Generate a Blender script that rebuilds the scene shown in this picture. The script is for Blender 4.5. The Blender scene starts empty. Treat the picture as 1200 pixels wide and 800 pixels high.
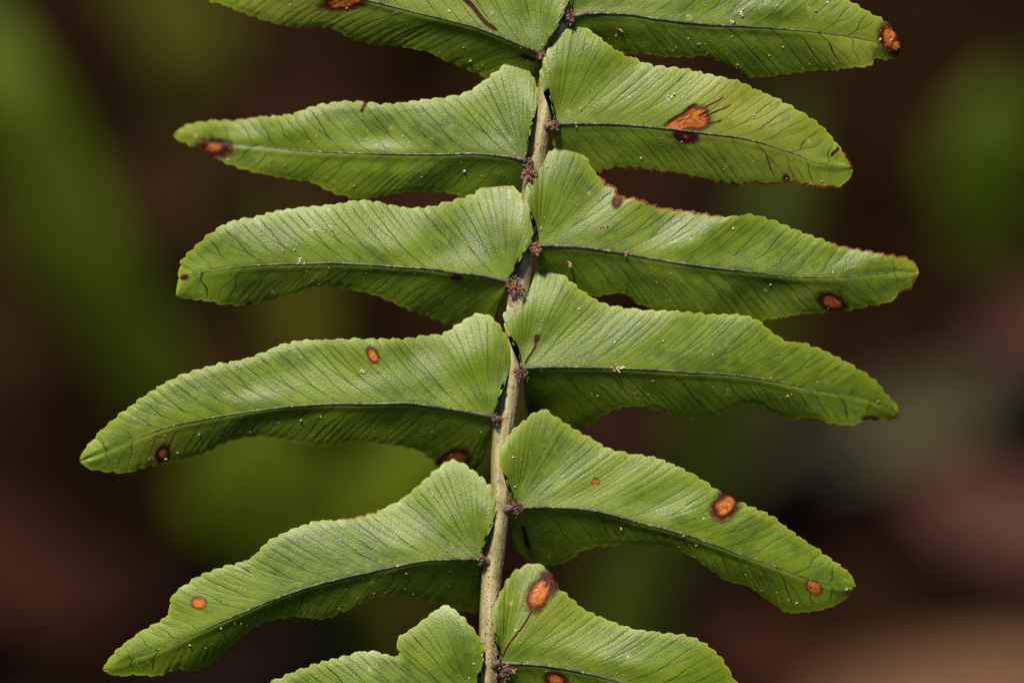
import bpy, math, random
import numpy as np
from mathutils import Vector, Matrix

random.seed(7)
rng = np.random.default_rng(11)
scene = bpy.context.scene

# ---------------------------------------------------------------- frond frame
# The frond leans back at right angles to a line of sight that looks 50 degrees down.
DOWN = math.radians(50)
FC = np.array([0.0, 0.0, 0.30])                       # middle of the frond, 30 cm above the soil
RIGHT = np.array([1.0, 0.0, 0.0])
UPV = np.array([0.0, math.sin(DOWN), math.cos(DOWN)])  # along the frond
NRM = np.array([0.0, -math.cos(DOWN), math.sin(DOWN)])  # out of the leaf faces
DIST = 0.3333

# ---------------------------------------------------------------- camera
cam_d = bpy.data.cameras.new('camera')
cam = bpy.data.objects.new('camera', cam_d)
scene.collection.objects.link(cam)
cam_d.lens = 100
cam_d.sensor_width = 36
cam_d.clip_start = 0.01
cam_d.clip_end = 200
cam_d.dof.use_dof = True
cam_d.dof.focus_distance = DIST - 0.0005
cam_d.dof.aperture_fstop = 4.5
Mx = Matrix(((RIGHT[0], UPV[0], NRM[0]), (RIGHT[1], UPV[1], NRM[1]), (RIGHT[2], UPV[2], NRM[2]))).to_4x4()
Mx.translation = Vector(FC + NRM * DIST)
cam.matrix_world = Mx
scene.camera = cam

# ---------------------------------------------------------------- sky, sun, exposure
SUN_DIR = 0.72 * UPV + 0.64 * NRM - 0.24 * RIGHT        # from the scene towards the sun
SUN_DIR /= np.linalg.norm(SUN_DIR)
world = bpy.data.worlds.new('World')
scene.world = world
world.use_nodes = True
wn = world.node_tree
sky = wn.nodes.new('ShaderNodeTexSky')
sky.sky_type = 'NISHITA'
sky.sun_disc = False
sky.sun_elevation = math.asin(SUN_DIR[2])
sky.sun_rotation = math.atan2(SUN_DIR[0], SUN_DIR[1])
wn.links.new(sky.outputs[0], wn.nodes['Background'].inputs[0])
wn.nodes['Background'].inputs[1].default_value = 0.05
sun_d = bpy.data.lights.new('sun', 'SUN')
sun_d.energy = 5.0
sun_d.angle = math.radians(7)
sun_d.color = (1.0, 0.93, 0.80)
sun = bpy.data.objects.new('sun', sun_d)
scene.collection.objects.link(sun)
sun.location = (0, 0, 3)
sun.rotation_euler = Vector(SUN_DIR).to_track_quat('Z', 'Y').to_euler()
scene.view_settings.view_transform = 'Standard'
scene.view_settings.look = 'None'
scene.view_settings.exposure = 0.38
scene.view_settings.gamma = 1.0
scene.view_settings.use_curve_mapping = False

# ---------------------------------------------------------------- helpers
COL = scene.collection
U = 1e-4                                             # tracing unit of the frond: 0.1 mm


def to_world(p):
    """Frond plane (x right, y down from 600,400 in 0.1 mm; z in mm off the plane) -> metres."""
    p = np.asarray(p, float)
    z = p[..., 2] * 1e-3
    k = (DIST - z) / DIST
    X = (p[..., 0] - 600) * U * k
    Y = (400 - p[..., 1]) * U * k
    return FC + X[..., None] * RIGHT + Y[..., None] * UPV + z[..., None] * NRM


def link(o, parent=None, loc=None):
    COL.objects.link(o)
    if parent is not None:
        o.parent = parent
    if loc is not None:
        o.location = loc
    return o


def tag(o, label=None, cat=None, group=None, kind=None):
    if label: o['label'] = label
    if cat: o['category'] = cat
    if group: o['group'] = group
    if kind: o['kind'] = kind
    return o


def empty(name, loc):
    o = bpy.data.objects.new(name, None)
    o.empty_display_size = 0.01
    COL.objects.link(o)
    o.location = loc
    return o


def mesh_obj(name, verts, faces, mat, parent=None, origin=None, parent_origin=None, smooth=True, attrs=None, normals=None):
    """verts are world metres; origin is the world origin of the object."""
    verts = np.asarray(verts, float)
    origin = np.zeros(3) if origin is None else np.asarray(origin, float)
    me = bpy.data.meshes.new(name)
    faces = faces.tolist() if isinstance(faces, np.ndarray) else faces
    me.from_pydata((verts - origin).tolist(), [], faces)
    if smooth:
        me.polygons.foreach_set('use_smooth', np.ones(len(me.polygons), bool))
    if attrs:
        for k, a in attrs.items():
            at = me.attributes.new(k, 'FLOAT', 'POINT')
            at.data.foreach_set('value', np.asarray(a, np.float32))
    if normals is not None:
        me.normals_split_custom_set_from_vertices(np.asarray(normals).tolist())
    me.update()
    me.materials.append(mat)
    o = bpy.data.objects.new(name, me)
    po = np.zeros(3) if parent_origin is None else np.asarray(parent_origin, float)
    link(o, parent, Vector(origin - po))
    return o


def catmull(pts, n):
    """dense, evenly spaced curve through pts"""
    P = np.asarray(pts, float)
    A = np.vstack([2 * P[0] - P[1], P, 2 * P[-1] - P[-2]])
    out = []
    for i in range(1, len(A) - 2):
        p0, p1, p2, p3 = A[i - 1:i + 3]
        for t in np.linspace(0, 1, 14, endpoint=False):
            out.append(0.5 * ((2 * p1) + (-p0 + p2) * t + (2 * p0 - 5 * p1 + 4 * p2 - p3) * t * t + (-p0 + 3 * p1 - 3 * p2 + p3) * t ** 3))
    out.append(A[-2])
    out = np.array(out)
    return resample(out, n)


def resample(P, n):
    d = np.r_[0, np.cumsum(np.linalg.norm(np.diff(P, axis=0), axis=1))]
    s = np.linspace(0, d[-1], n)
    return np.stack([np.interp(s, d, P[:, k]) for k in range(P.shape[1])], 1)


def arclen(P):
    return np.linalg.norm(np.diff(P, axis=0), axis=1).sum()


def sstep(a, b, x):
    t = np.clip((x - a) / (b - a), 0, 1)
    return t * t * (3 - 2 * t)


def tube(path, radii, seg=10, squash=1.0, caps=True, wob=0.0, seed=0):
    P = np.asarray(path, float)
    n = len(P)
    T = np.gradient(P, axis=0)
    T /= np.linalg.norm(T, axis=1)[:, None] + 1e-12
    ref = NRM
    S = np.cross(T, ref); S /= np.linalg.norm(S, axis=1)[:, None] + 1e-12
    B = np.cross(S, T)
    a = np.linspace(0, 2 * math.pi, seg, endpoint=False)
    r = np.broadcast_to(np.asarray(radii, float), (n,))
    g = np.random.default_rng(seed)
    w = 1 + wob * g.standard_normal((n, seg))
    V = P[:, None, :] + r[:, None, None] * w[..., None] * (np.cos(a)[None, :, None] * S[:, None, :] + squash * np.sin(a)[None, :, None] * B[:, None, :])
    V = V.reshape(-1, 3)
    F = []
    for i in range(n - 1):
        for j in range(seg):
            k = (j + 1) % seg
            F.append((i * seg + j, i * seg + k, (i + 1) * seg + k, (i + 1) * seg + j))
    if caps:
        F.append(tuple(range(seg)))
        F.append(tuple((n - 1) * seg + j for j in range(seg - 1, -1, -1)))
    return V, F


def vnoise(x, seed, scale=1.0):
    """smooth 1-D noise, -1..1"""
    g = np.random.default_rng(seed)
    tab = g.uniform(-1, 1, 4096)
    x = np.asarray(x) / scale + 500
    i = np.floor(x).astype(int)
    f = x - i
    f = f * f * (3 - 2 * f)
    return tab[i % 4096] * (1 - f) + tab[(i + 1) % 4096] * f


# ---------------------------------------------------------------- materials
class NT:
    def __init__(self, name):
        self.m = bpy.data.materials.new(name)
        self.m.use_nodes = True
        self.t = self.m.node_tree
        self.p = self.t.nodes['Principled BSDF']
        self.out = self.t.nodes['Material Output']

    def n(self, typ, **kw):
        nd = self.t.nodes.new(typ)
        for k, v in kw.items():
            setattr(nd, k, v)
        return nd

    def l(self, a, b):
        self.t.links.new(a, b)

    def setin(self, sock, v):
        if isinstance(v, bpy.types.NodeSocket):
            self.l(v, sock)
        else:
            sock.default_value = v

    def math(self, op, a, b=None, c=None, clamp=False):
        nd = self.n('ShaderNodeMath', operation=op)
        nd.use_clamp = clamp
        for i, v in enumerate((a, b, c)):
            if v is not None:
                self.setin(nd.inputs[i], v)
        return nd.outputs[0]

    def map(self, x, a, b, c=0.0, d=1.0, smooth=True):
        nd = self.n('ShaderNodeMapRange')
        nd.interpolation_type = 'SMOOTHSTEP' if smooth else 'LINEAR'
        nd.clamp = True
        for i, v in enumerate((x, a, b, c, d)):
            self.setin(nd.inputs[i], v)
        return nd.outputs[0]

    def mix(self, f, a, b, blend='MIX'):
        nd = self.n('ShaderNodeMix', data_type='RGBA', blend_type=blend)
        self.setin(nd.inputs['Factor'], f)
        for s, v in ((nd.inputs[6], a), (nd.inputs[7], b)):
            if isinstance(v, tuple) and len(v) == 3: v = v + (1,)
            self.setin(s, v)
        return nd.outputs[2]

    def attr(self, name):
        nd = self.n('ShaderNodeAttribute', attribute_name=name)
        return nd.outputs['Fac']

    def pos(self):
        return self.n('ShaderNodeNewGeometry').outputs['Position']

    def noise(self, scale, detail=2.0, rough=0.5, vec=None):
        nd = self.n('ShaderNodeTexNoise')
        nd.inputs['Scale'].default_value = scale
        nd.inputs['Detail'].default_value = detail
        nd.inputs['Roughness'].default_value = rough
        self.l(vec if vec is not None else self.pos(), nd.inputs['Vector'])
        return nd.outputs['Fac']

    def bump(self, h, strength, dist):
        nd = self.n('ShaderNodeBump')
        nd.inputs['Strength'].default_value = strength
        nd.inputs['Distance'].default_value = dist
        self.l(h, nd.inputs['Height'])
        return nd.outputs['Normal']


def make_leaf_mat():
    T = NT('fern_leaf')
    vn, vv, ed, sp, so, rm, yl, tone = (T.attr(k) for k in ('vn', 'vv', 'ed', 'sp', 'so', 'rm', 'yl', 'tone'))
    wide = T.noise(140, 2)
    mid = T.noise(620, 3, 0.6)
    fine = T.noise(6200, 2, 0.65)
    # green lamina
    g = T.mix(T.map(wide, 0.38, 0.62), (0.052, 0.090, 0.0012), (0.112, 0.166, 0.0020))
    g = T.mix(T.math('MULTIPLY', T.map(mid, 0.42, 0.68), 0.55), g, (0.150, 0.206, 0.004))
    g = T.mix(T.math('MULTIPLY', tone, 0.5), g, (0.165, 0.232, 0.014))
    # yellowed tissue
    yf = T.math('MULTIPLY', yl, T.map(mid, 0.25, 0.6, 0.45, 1.0))
    g = T.mix(yf, g, (0.28, 0.27, 0.030))
    # streaks of lighter tissue between the veins
    st = T.n('ShaderNodeCombineXYZ')
    T.l(T.math('MULTIPLY', vn, 3.1), st.inputs[0]); T.l(T.math('MULTIPLY', vv, 1.3), st.inputs[1])
    T.l(T.math('MULTIPLY', tone, 31.0), st.inputs[2])
    stn = T.noise(1.0, 2, 0.5, st.outputs[0])
    g = T.mix(T.map(stn, 0.45, 0.8, 0.0, 0.30), g, (0.195, 0.262, 0.014))
    g = T.mix(T.map(stn, 0.42, 0.2, 0.0, 0.35), g, (0.034, 0.066, 0.003))
    # granular skin
    g = T.mix(T.map(fine, 0.56, 0.75, 0.0, 0.40), g, (0.25, 0.31, 0.045))
    g = T.mix(T.map(fine, 0.44, 0.28, 0.0, 0.35), g, (0.030, 0.066, 0.008))
    # forked dark veins
    fl = T.math('FLOOR', vn)
    fr = T.math('SUBTRACT', T.math('SUBTRACT', vn, fl), 0.5)
    wn_ = T.n('ShaderNodeTexWhiteNoise', noise_dimensions='1D')
    T.l(T.math('ADD', fl, T.math('MULTIPLY', tone, 77.0)), wn_.inputs['W'])
    rv = wn_.outputs['Value']
    wob = T.math('MULTIPLY', T.math('SUBTRACT', T.noise(900, 2), 0.5), 0.16)
    frw = T.math('ADD', fr, wob)
    off = T.map(vv, T.math('MULTIPLY', rv, 0.35), T.math('ADD', T.math('MULTIPLY', rv, 0.4), 0.45), 0.0, 0.24)
    dl = T.math('ABSOLUTE', T.math('SUBTRACT', T.math('ABSOLUTE', frw), off))
    line = T.map(dl, 0.016, 0.045, 1.0, 0.0)
    side = T.map(frw, -0.02, 0.02, 1.0, 0.65)
    brk = T.map(T.noise(260, 2), 0.34, 0.58, 0.5, 1.0)
    line = T.math('MULTIPLY', T.math('MULTIPLY', line, side), T.math('MULTIPLY', brk, T.map(rv, 0.0, 0.8, 0.45, 0.95)))
    line = T.math('MULTIPLY', line, T.map(T.attr('sb'), 60.0, 220.0, 0.45, 1.0))
    line = T.math('MULTIPLY', line, T.map(ed, 2.0, 9.0, 0.1, 1.0))
    g = T.mix(line, g, (0.008, 0.018, 0.003))
    g = T.mix(T.map(T.math('ADD', ed, T.math('MULTIPLY', wide, 10.0)), 6.0, 17.0, 0.6, 0.0), g, (0.185, 0.230, 0.004))
    # thin pale margin
    g = T.mix(T.map(T.math('ADD', ed, T.math('MULTIPLY', mid, 2.0)), 1.4, 3.6, 0.55, 0.0), g, (0.28, 0.34, 0.030))
    # dusty tan flecks
    vor = T.n('ShaderNodeTexVoronoi')
    vor.inputs['Scale'].default_value = 430
    T.l(T.pos(), vor.inputs['Vector'])
    cell = T.n('ShaderNodeSeparateColor'); T.l(vor.outputs['Color'], cell.inputs[0])
    fd = T.math('ADD', vor.outputs['Distance'], T.math('MULTIPLY', T.math('SUBTRACT', fine, 0.5), 0.7))
    fm = T.math('MULTIPLY', T.map(fd, 0.04, 0.12, 1.0, 0.0), T.math('GREATER_THAN', cell.outputs[0], 0.78))
    g = T.mix(T.math('MULTIPLY', fm, 0.75), g, (0.42, 0.34, 0.17))
    # necrotic spots: stain, dark ring, orange middle
    nz = T.math('ADD', T.math('MULTIPLY', T.math('SUBTRACT', T.noise(1300, 3, 0.6), 0.5), 0.70),
                T.math('MULTIPLY', T.math('SUBTRACT', T.noise(6000, 2), 0.5), 0.30))
    d = T.math('ADD', sp, nz)
    g = T.mix(T.map(d, 0.95, 1.45, 0.8, 0.0), g, (0.060, 0.036, 0.006))
    g = T.mix(T.map(d, 0.80, 1.10, 1.0, 0.0), g, (0.040, 0.0075, 0.004))
    cr = T.math('SUBTRACT', d, so)
    core = T.map(cr, -0.18, 0.06, 1.0, 0.0)
    orange = T.mix(T.map(T.noise(2600, 3, 0.6), 0.35, 0.65), (0.30, 0.070, 0.010), (0.52, 0.180, 0.040))
    orange = T.mix(T.math('MULTIPLY', line, 0.9), orange, (0.035, 0.008, 0.004))
    g = T.mix(T.map(cr, -0.05, 0.16, 0.9, 0.0), g, (0.20, 0.028, 0.006))
    g = T.mix(core, g, orange)
    # dead brown rims
    rr = T.math('ADD', rm, T.math('MULTIPLY', T.math('SUBTRACT', T.noise(1100, 3, 0.65), 0.5), 1.9))
    g = T.mix(T.map(rr, 0.9, 1.5, 0.7, 0.0), g, (0.19, 0.11, 0.02))
    rimc = T.mix(T.map(T.noise(3000, 2), 0.4, 0.6), (0.030, 0.006, 0.003), (0.24, 0.070, 0.014))
    g = T.mix(T.map(rr, 0.72, 1.0, 1.0, 0.0), g, rimc)
    T.l(g, T.p.inputs['Base Color'])
    T.l(T.map(mid, 0.3, 0.7, 0.37, 0.47), T.p.inputs['Roughness'])
    T.l(T.math('MULTIPLY', T.map(d, 0.9, 1.4, 0.12, 0.42), T.math('MULTIPLY', T.map(rr, 0.8, 1.3, 0.3, 1.0), T.math('SUBTRACT', 1.0, T.math('MULTIPLY', line, 0.75)))), T.p.inputs['Specular IOR Level'])
    T.p.inputs['Sheen Weight'].default_value = 0.0
    T.p.inputs['Sheen Roughness'].default_value = 0.5
    h = T.math('SUBTRACT', T.math('MULTIPLY', T.noise(5200, 2, 0.6), 0.95), T.math('MULTIPLY', line, 0.45))
    h = T.math('ADD', h, T.math('MULTIPLY', T.noise(1300, 2), 0.35))
    T.l(T.bump(h, 0.6, 0.00009), T.p.inputs['Normal'])
    # a little light comes through the blade
    tr = T.n('ShaderNodeBsdfTranslucent')
    T.l(T.mix(0.5, g, (0.10, 0.20, 0.01)), tr.inputs[0])
    mx = T.n('ShaderNodeMixShader'); mx.inputs[0].default_value = 0.12
    T.l(T.p.outputs[0], mx.inputs[1]); T.l(tr.outputs[0], mx.inputs[2])
    T.l(mx.outputs[0], T.out.inputs['Surface'])
    return T.m


def simple_mat(name, c1, c2, scale, rough=0.7, c3=None, s3=None, bump=0.3, bdist=1e-4, spec=0.4, transl=0.0):
    T = NT(name)
    n1 = T.noise(scale, 4, 0.6)
    col = T.mix(T.map(n1, 0.38, 0.62), c1, c2)
    if c3:
        col = T.mix(T.map(T.noise(s3 or scale * 3, 3, 0.6), 0.54, 0.66), col, c3)
    T.l(col, T.p.inputs['Base Color'])
    T.p.inputs['Roughness'].default_value = rough
    T.p.inputs['Specular IOR Level'].default_value = spec
    T.l(T.bump(T.noise(scale * 2.5, 3, 0.6), bump, bdist), T.p.inputs['Normal'])
    if transl:
        tr = T.n('ShaderNodeBsdfTranslucent'); T.l(col, tr.inputs[0])
        mx = T.n('ShaderNodeMixShader'); mx.inputs[0].default_value = transl
        T.l(T.p.outputs[0], mx.inputs[1]); T.l(tr.outputs[0], mx.inputs[2]); T.l(mx.outputs[0], T.out.inputs['Surface'])
    return T.m


M_LEAF = make_leaf_mat()
M_RIB = simple_mat('midrib', (0.026, 0.022, 0.020), (0.105, 0.100, 0.062), 700, 0.5, (0.24, 0.22, 0.11), 2200, 0.6, 1.2e-4)
M_TUFT = simple_mat('chaffy_scales', (0.15, 0.060, 0.030), (0.36, 0.175, 0.105), 3500, 0.75, (0.045, 0.018, 0.012), 4200)
M_TUFT_DK = simple_mat('dark_scales', (0.06, 0.030, 0.022), (0.26, 0.13, 0.09), 3500, 0.7, (0.025, 0.016, 0.02), 4200)


def make_stem_mat():
    T = NT('stalk')
    al, ar = T.attr('along'), T.attr('around')
    v = T.n('ShaderNodeCombineXYZ')
    T.l(T.math('MULTIPLY', al, 0.012), v.inputs[0]); T.l(T.math('MULTIPLY', ar, 2.2), v.inputs[1])
    n1 = T.noise(1.0, 3, 0.6, v.outputs[0])
    c = T.mix(T.map(n1, 0.35, 0.65), (0.26, 0.235, 0.085), (0.45, 0.38, 0.20))
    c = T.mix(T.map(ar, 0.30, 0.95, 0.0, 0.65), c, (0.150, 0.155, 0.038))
    c = T.mix(T.map(T.noise(700, 4, 0.6), 0.50, 0.66, 0.0, 0.7), c, (0.20, 0.115, 0.055))
    lower = T.map(al, 500, 780, 0.47, 0.535)
    n2 = T.noise(3300, 4, 0.65)
    c = T.mix(T.map(n2, T.math('SUBTRACT', 1.10, lower), T.math('SUBTRACT', 1.19, lower), 0.0, 0.85), c, (0.085, 0.028, 0.014))
    T.l(c, T.p.inputs['Base Color'])
    T.p.inputs['Roughness'].default_value = 0.5
    T.l(T.bump(T.math('ADD', T.noise(2600, 3), T.math('MULTIPLY', n1, 1.5)), 0.7, 1.2e-4), T.p.inputs['Normal'])
    return T.m


M_STEM = make_stem_mat()

# ---------------------------------------------------------------- ground
M_SOIL = simple_mat('forest_soil', (0.0035, 0.0018, 0.0006), (0.014, 0.0062, 0.0030), 28, 0.95, (0.022, 0.0125, 0.0045), 60, 0.8, 0.004, 0.0)


def build_ground():
    n = 90
    t = np.linspace(-1, 1, n)
    g = np.sign(t) * (0.5 * np.abs(t) + 19.5 * np.abs(t) ** 5)
    X, Y = np.meshgrid(g, g + 0.25)
    Z = 0.006 * np.sin(X * 31 + 1.3) * np.cos(Y * 27) + 0.004 * np.sin(X * 71 + Y * 53)
    Z += rng.normal(0, 0.0015, X.shape)
    V = np.stack([X, Y, Z - 0.006], -1).reshape(-1, 3)
    F = [(i * n + j, i * n + j + 1, (i + 1) * n + j + 1, (i + 1) * n + j) for i in range(n - 1) for j in range(n - 1)]
    o = mesh_obj('ground', V, F, M_SOIL)
    tag(o, kind='structure')


build_ground()

# ---------------------------------------------------------------- the fern frond
STEM = [(690, -620, -6), (694, -420, -3), (686, -200, -1.6), (676, -60, -1.3), (660, 20, -1.2), (646, 75, -1.2), (637, 130, -1.2), (629, 180, -1.2), (621, 235, -1.25), (615, 290, -1.3), (608, 340, -1.3),
        (603, 390, -1.3), (600, 430, -1.25), (593, 480, -1.2), (588, 530, -1.2), (587, 580, -1.2), (582, 625, -1.2), (576, 680, -1.2), (573, 735, -1.2), (571, 800, -1.2), (568, 900, -1.6), (560, 1050, -4.0)]
stem_c = catmull(STEM, 420)
stem_w = to_world(stem_c)
# below the frame the stalk turns straight down into the soil
tail0 = stem_w[-1]
td = (stem_w[-1] - stem_w[-2]); td /= np.linalg.norm(td)
tail = [tail0]
p = tail0.copy(); d = td.copy()
while p[2] > -0.02:
    d = d * 0.94 + 0.06 * np.array([0.05, 0.12, -1.0]); d /= np.linalg.norm(d)
    p = p + d * 0.004
    tail.append(p.copy())
tail = np.array(tail)
ROOT = np.array([tail[-1][0], tail[-1][1], 0.0])
frond = empty('fern_frond', ROOT)
tag(frond, 'sword fern frond with paired toothed green leaflets, orange-brown blight spots and pale stalk', 'fern')


def build_stem():
    path = np.vstack([stem_w, tail[1:]])
    yy = np.r_[stem_c[:, 1], np.linspace(1050, 1600, len(tail) - 1)]
    rad = np.interp(yy, [-620, -200, 0, 150, 300, 480, 560, 650, 760, 1000, 1600], [5, 9, 10.5, 11.5, 11.5, 12.5, 12.0, 12.5, 11.5, 13, 17]) * U
    rad = rad * (1 + 0.05 * vnoise(yy, 3, 30))
    seg = 28
    V, F = tube(path, rad, seg)
    # two shallow furrows run along the stalk
    a = np.linspace(0, 2 * math.pi, seg, endpoint=False)
    n = len(path)
    Vr = V.reshape(n, seg, 3)
    c = path[:, None, :]
    fur = 1 - 0.10 * np.exp(-((a - 1.15) / 0.22) ** 2) - 0.06 * np.exp(-((a - 2.4) / 0.2) ** 2)
    V = (c + (Vr - c) * fur[None, :, None]).reshape(-1, 3)
    al = np.repeat(yy, seg)
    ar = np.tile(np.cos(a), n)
    return mesh_obj('stalk', V, F, M_STEM, frond, ROOT, ROOT, attrs={'along': al, 'around': ar})


stalk = build_stem()

LEAF_VERTS = []          # surface samples for dust: (point, normal)


def granules(centres, sizes, seed, elong=1.0):
    """little irregular octahedral-ish grains joined in one mesh"""
    g = np.random.default_rng(seed)
    base = []
    for i in range(3):
        for s in (1, -1):
            v = np.zeros(3); v[i] = s; base.append(v)
    base = np.array(base)
    f0 = [(0, 2, 4), (2, 1, 4), (1, 3, 4), (3, 0, 4), (2, 0, 5), (1, 2, 5), (3, 1, 5), (0, 3, 5)]
    V, F = [], []
    for c, s in zip(centres, sizes):
        q = g.normal(size=4); q /= np.linalg.norm(q)
        w, x, y, z = q
        R = np.array([[1 - 2 * (y * y + z * z), 2 * (x * y - z * w), 2 * (x * z + y * w)],
                      [2 * (x * y + z * w), 1 - 2 * (x * x + z * z), 2 * (y * z - x * w)],
                      [2 * (x * z - y * w), 2 * (y * z + x * w), 1 - 2 * (x * x + y * y)]])
        sc = s * g.uniform(0.55, 1.2, (6, 1)) * np.array([elong, 1, 0.7])
        vv = (base * sc) @ R.T + c
        k = len(V) * 6
        V.append(vv)
        F += [tuple(k + i for i in f) for f in f0]
    return np.vstack(V), F


def build_leaflet(name, mid, up, lo, z, spots=(), rims=(), yellow=(), tuft=(6, 8, 0), seed=1, tone=0.3, spacing=21.0, label=None):
    """mid, up, lo: outlines from base to tip (0.1 mm); z: dict of relief in mm."""
    tip = mid[-1]
    mid_c = catmull(mid, 500)
    L = arclen(mid_c)
    ml = np.linspace(0, L, 500)
    base_w = to_world(np.array([mid[0][0], mid[0][1], z['z0']]))
    halves = []
    sp_id_all = []
    for h, edge in ((1, up), (-1, lo)):
        edge = [mid[0]] + [e for e in edge if tuple(e) != tuple(mid[0])]
        if tuple(edge[-1]) != tuple(tip): edge = list(edge) + [tip]
        e0 = catmull(edge, 1200)
        EL = arclen(e0)
        K = max(12, int(EL / spacing))
        NR = K * 14 + 1
        E = resample(e0, NR)
        s = np.linspace(0, EL, NR)
        # irregular crenate teeth
        tan = np.gradient(E, axis=0); tan /= np.linalg.norm(tan, axis=1)[:, None] + 1e-9
        nor = np.stack([tan[:, 1], -tan[:, 0]], 1)
        c = mid_c[np.argmin(((E[:, None, :] - mid_c[None, ::5, :]) ** 2).sum(-1), axis=1) * 5]
        sgn = np.sign(((E - c) * nor).sum(1)); sgn[sgn == 0] = 1
        nor *= np.median(sgn[NR // 4:NR * 3 // 4])
        ph = s / 15.0 + 0.35 * vnoise(s, seed * 7 + h, 40)
        f = ph - np.floor(ph)
        amp = (0.62 + 0.5 * np.abs(vnoise(np.floor(ph), seed * 13 + h, 1.0))) * (3.3 if h > 0 else 2.6)
        tooth = (np.minimum(f / 0.72, (1 - f) / 0.28)) ** 0.6
        jag = 0.7 * vnoise(s, seed * 17 + h, 2.6)
        win = sstep(0, 40, s) * sstep(0, 25, EL - s)
        E = E + nor * ((amp * (tooth - 0.5) + jag) * win)[:, None]
        # each vein leaves the midrib further back than it ends
        D2 = ((E[:, None, :] - mid_c[None, :, :]) ** 2).sum(-1)
        ti = D2.argmin(1)
        dist = np.sqrt(D2[np.arange(NR), ti])
        tt = ml[ti] - (1.10 if h > 0 else 1.25) * dist * sstep(0, 60, L - ml[ti])
        tau = 7.0
        tt = np.where(tt < tau, tau * np.exp(np.minimum((tt - tau) / tau, 0)), tt)
        tt = np.maximum.accumulate(tt)
        ker = np.ones(31) / 31
        tt = np.convolve(np.pad(tt, 15, mode='edge'), ker, 'valid')
        tt[0] = 0; tt[-1] = L
        Mpt = np.stack([np.interp(tt, ml, mid_c[:, k]) for k in (0, 1)], 1)
        mt = np.gradient(mid_c, axis=0); mt /= np.linalg.norm(mt, axis=1)[:, None]
        Mt = np.stack([np.interp(tt, ml, mt[:, k]) for k in (0, 1)], 1)
        NC = 19
        v = np.linspace(0, 1, NC) ** 0.9
        wv = np.linalg.norm(E - Mpt, axis=1)
        C = Mpt + 0.42 * (E - Mpt) + Mt * (0.13 * wv * sstep(0, 50, tt))[:, None]
        vv = v[None, :, None]
        P = (1 - vv) ** 2 * Mpt[:, None, :] + 2 * vv * (1 - vv) * C[:, None, :] + vv ** 2 * E[:, None, :]
        # ----- relief
        dm = np.abs(v)[None, :] * wv[:, None]                      # distance from midrib
        near = np.sqrt(((P[:, :, None, :] - mid_c[None, None, ::2, :]) ** 2).sum(-1)).min(-1)
        tn = (tt / L)[:, None]
        zm = z['z0'] + z.get('arch', 0) * 4 * tn * (1 - tn) + z.get('tip', 0) * tn ** 2
        if h > 0:
            slope, roll = z.get('us', 0.12), z.get('ur', 0.0)
        else:
            slope, roll = z.get('ls', 0.55) * (1 - z.get('flat', 0.6) * sstep(0.62, 0.95, tn)), z.get('lr', 0.0)
        nd = near * 0.1                                            # mm
        Z = zm - slope * nd * sstep(-3, 10, near) - roll * nd ** 2
        # lobe at the base stands forward over the stalk
        sb = s[:, None]
        if h > 0:
            Z = Z + z.get('lobe', 1.3) * sstep(230, 90, sb) * sstep(0.1, 0.75, v)[None, :] * sstep(0, 40, sb)
        else:
            Z = Z - 0.6 * sstep(160, 30, sb) * sstep(0.1, 0.8, v)[None, :]
        # rolling margin
        wav = z.get('wave', 0.5)
        Z = Z + wav * (v ** 1.6)[None, :] * (vnoise(s, seed * 5 + h, 62) * 0.8 + vnoise(s, seed * 3 + h, 27) * 0.16)[:, None] * sstep(0, 120, sb)
        Z = Z + 0.22 * vnoise(ml[ti], seed + 40, 70)[:, None] * sstep(0, 0.4, v)[None, :]
        # soft hollows and swells of the blade
        Z = Z + 0.6 * sstep(0, 26, near) * vnoise(P[..., 0] * 0.8 + P[..., 1] * 0.6, seed + 60 + h, 46) * vnoise(P[..., 1] - 0.3 * P[..., 0], seed + 70, 52)
        # quilted tissue between sunken veins
        vn = (s / EL * K)[:, None] * np.ones((1, NC))
        fr = vn - np.floor(vn) - 0.5
        off = 0.24 * sstep(0.15, 0.65, v)[None, :]
        dl = np.abs(np.abs(fr) - off)
        bul = sstep(0.0, 0.13, dl)
        wloc = sstep(4, 24, near) if h > 0 else sstep(4, 34, near)
        Z = Z + (0.026 if h > 0 else 0.050) * bul * wloc * (0.55 + 0.45 * vnoise(np.floor(vn), seed * 29, 1.0)) * (0.12 + 0.88 * sstep(90, 230, sb)) * sstep(1.0, 0.9, v)[None, :]
        Z = Z - 0.10 * sstep(10, 0, (1 - v)[None, :] * wv[:, None])   # margin turns under
        P3 = np.concatenate([P, Z[..., None]], -1)
        W = to_world(P3)
        ed = (1 - v)[None, :] * wv[:, None] * 0.85
        # ----- pigment fields
        spd = np.full(P.shape[:2], 9.0); sid = np.full(P.shape[:2], -1); soa = np.zeros(P.shape[:2])
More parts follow.
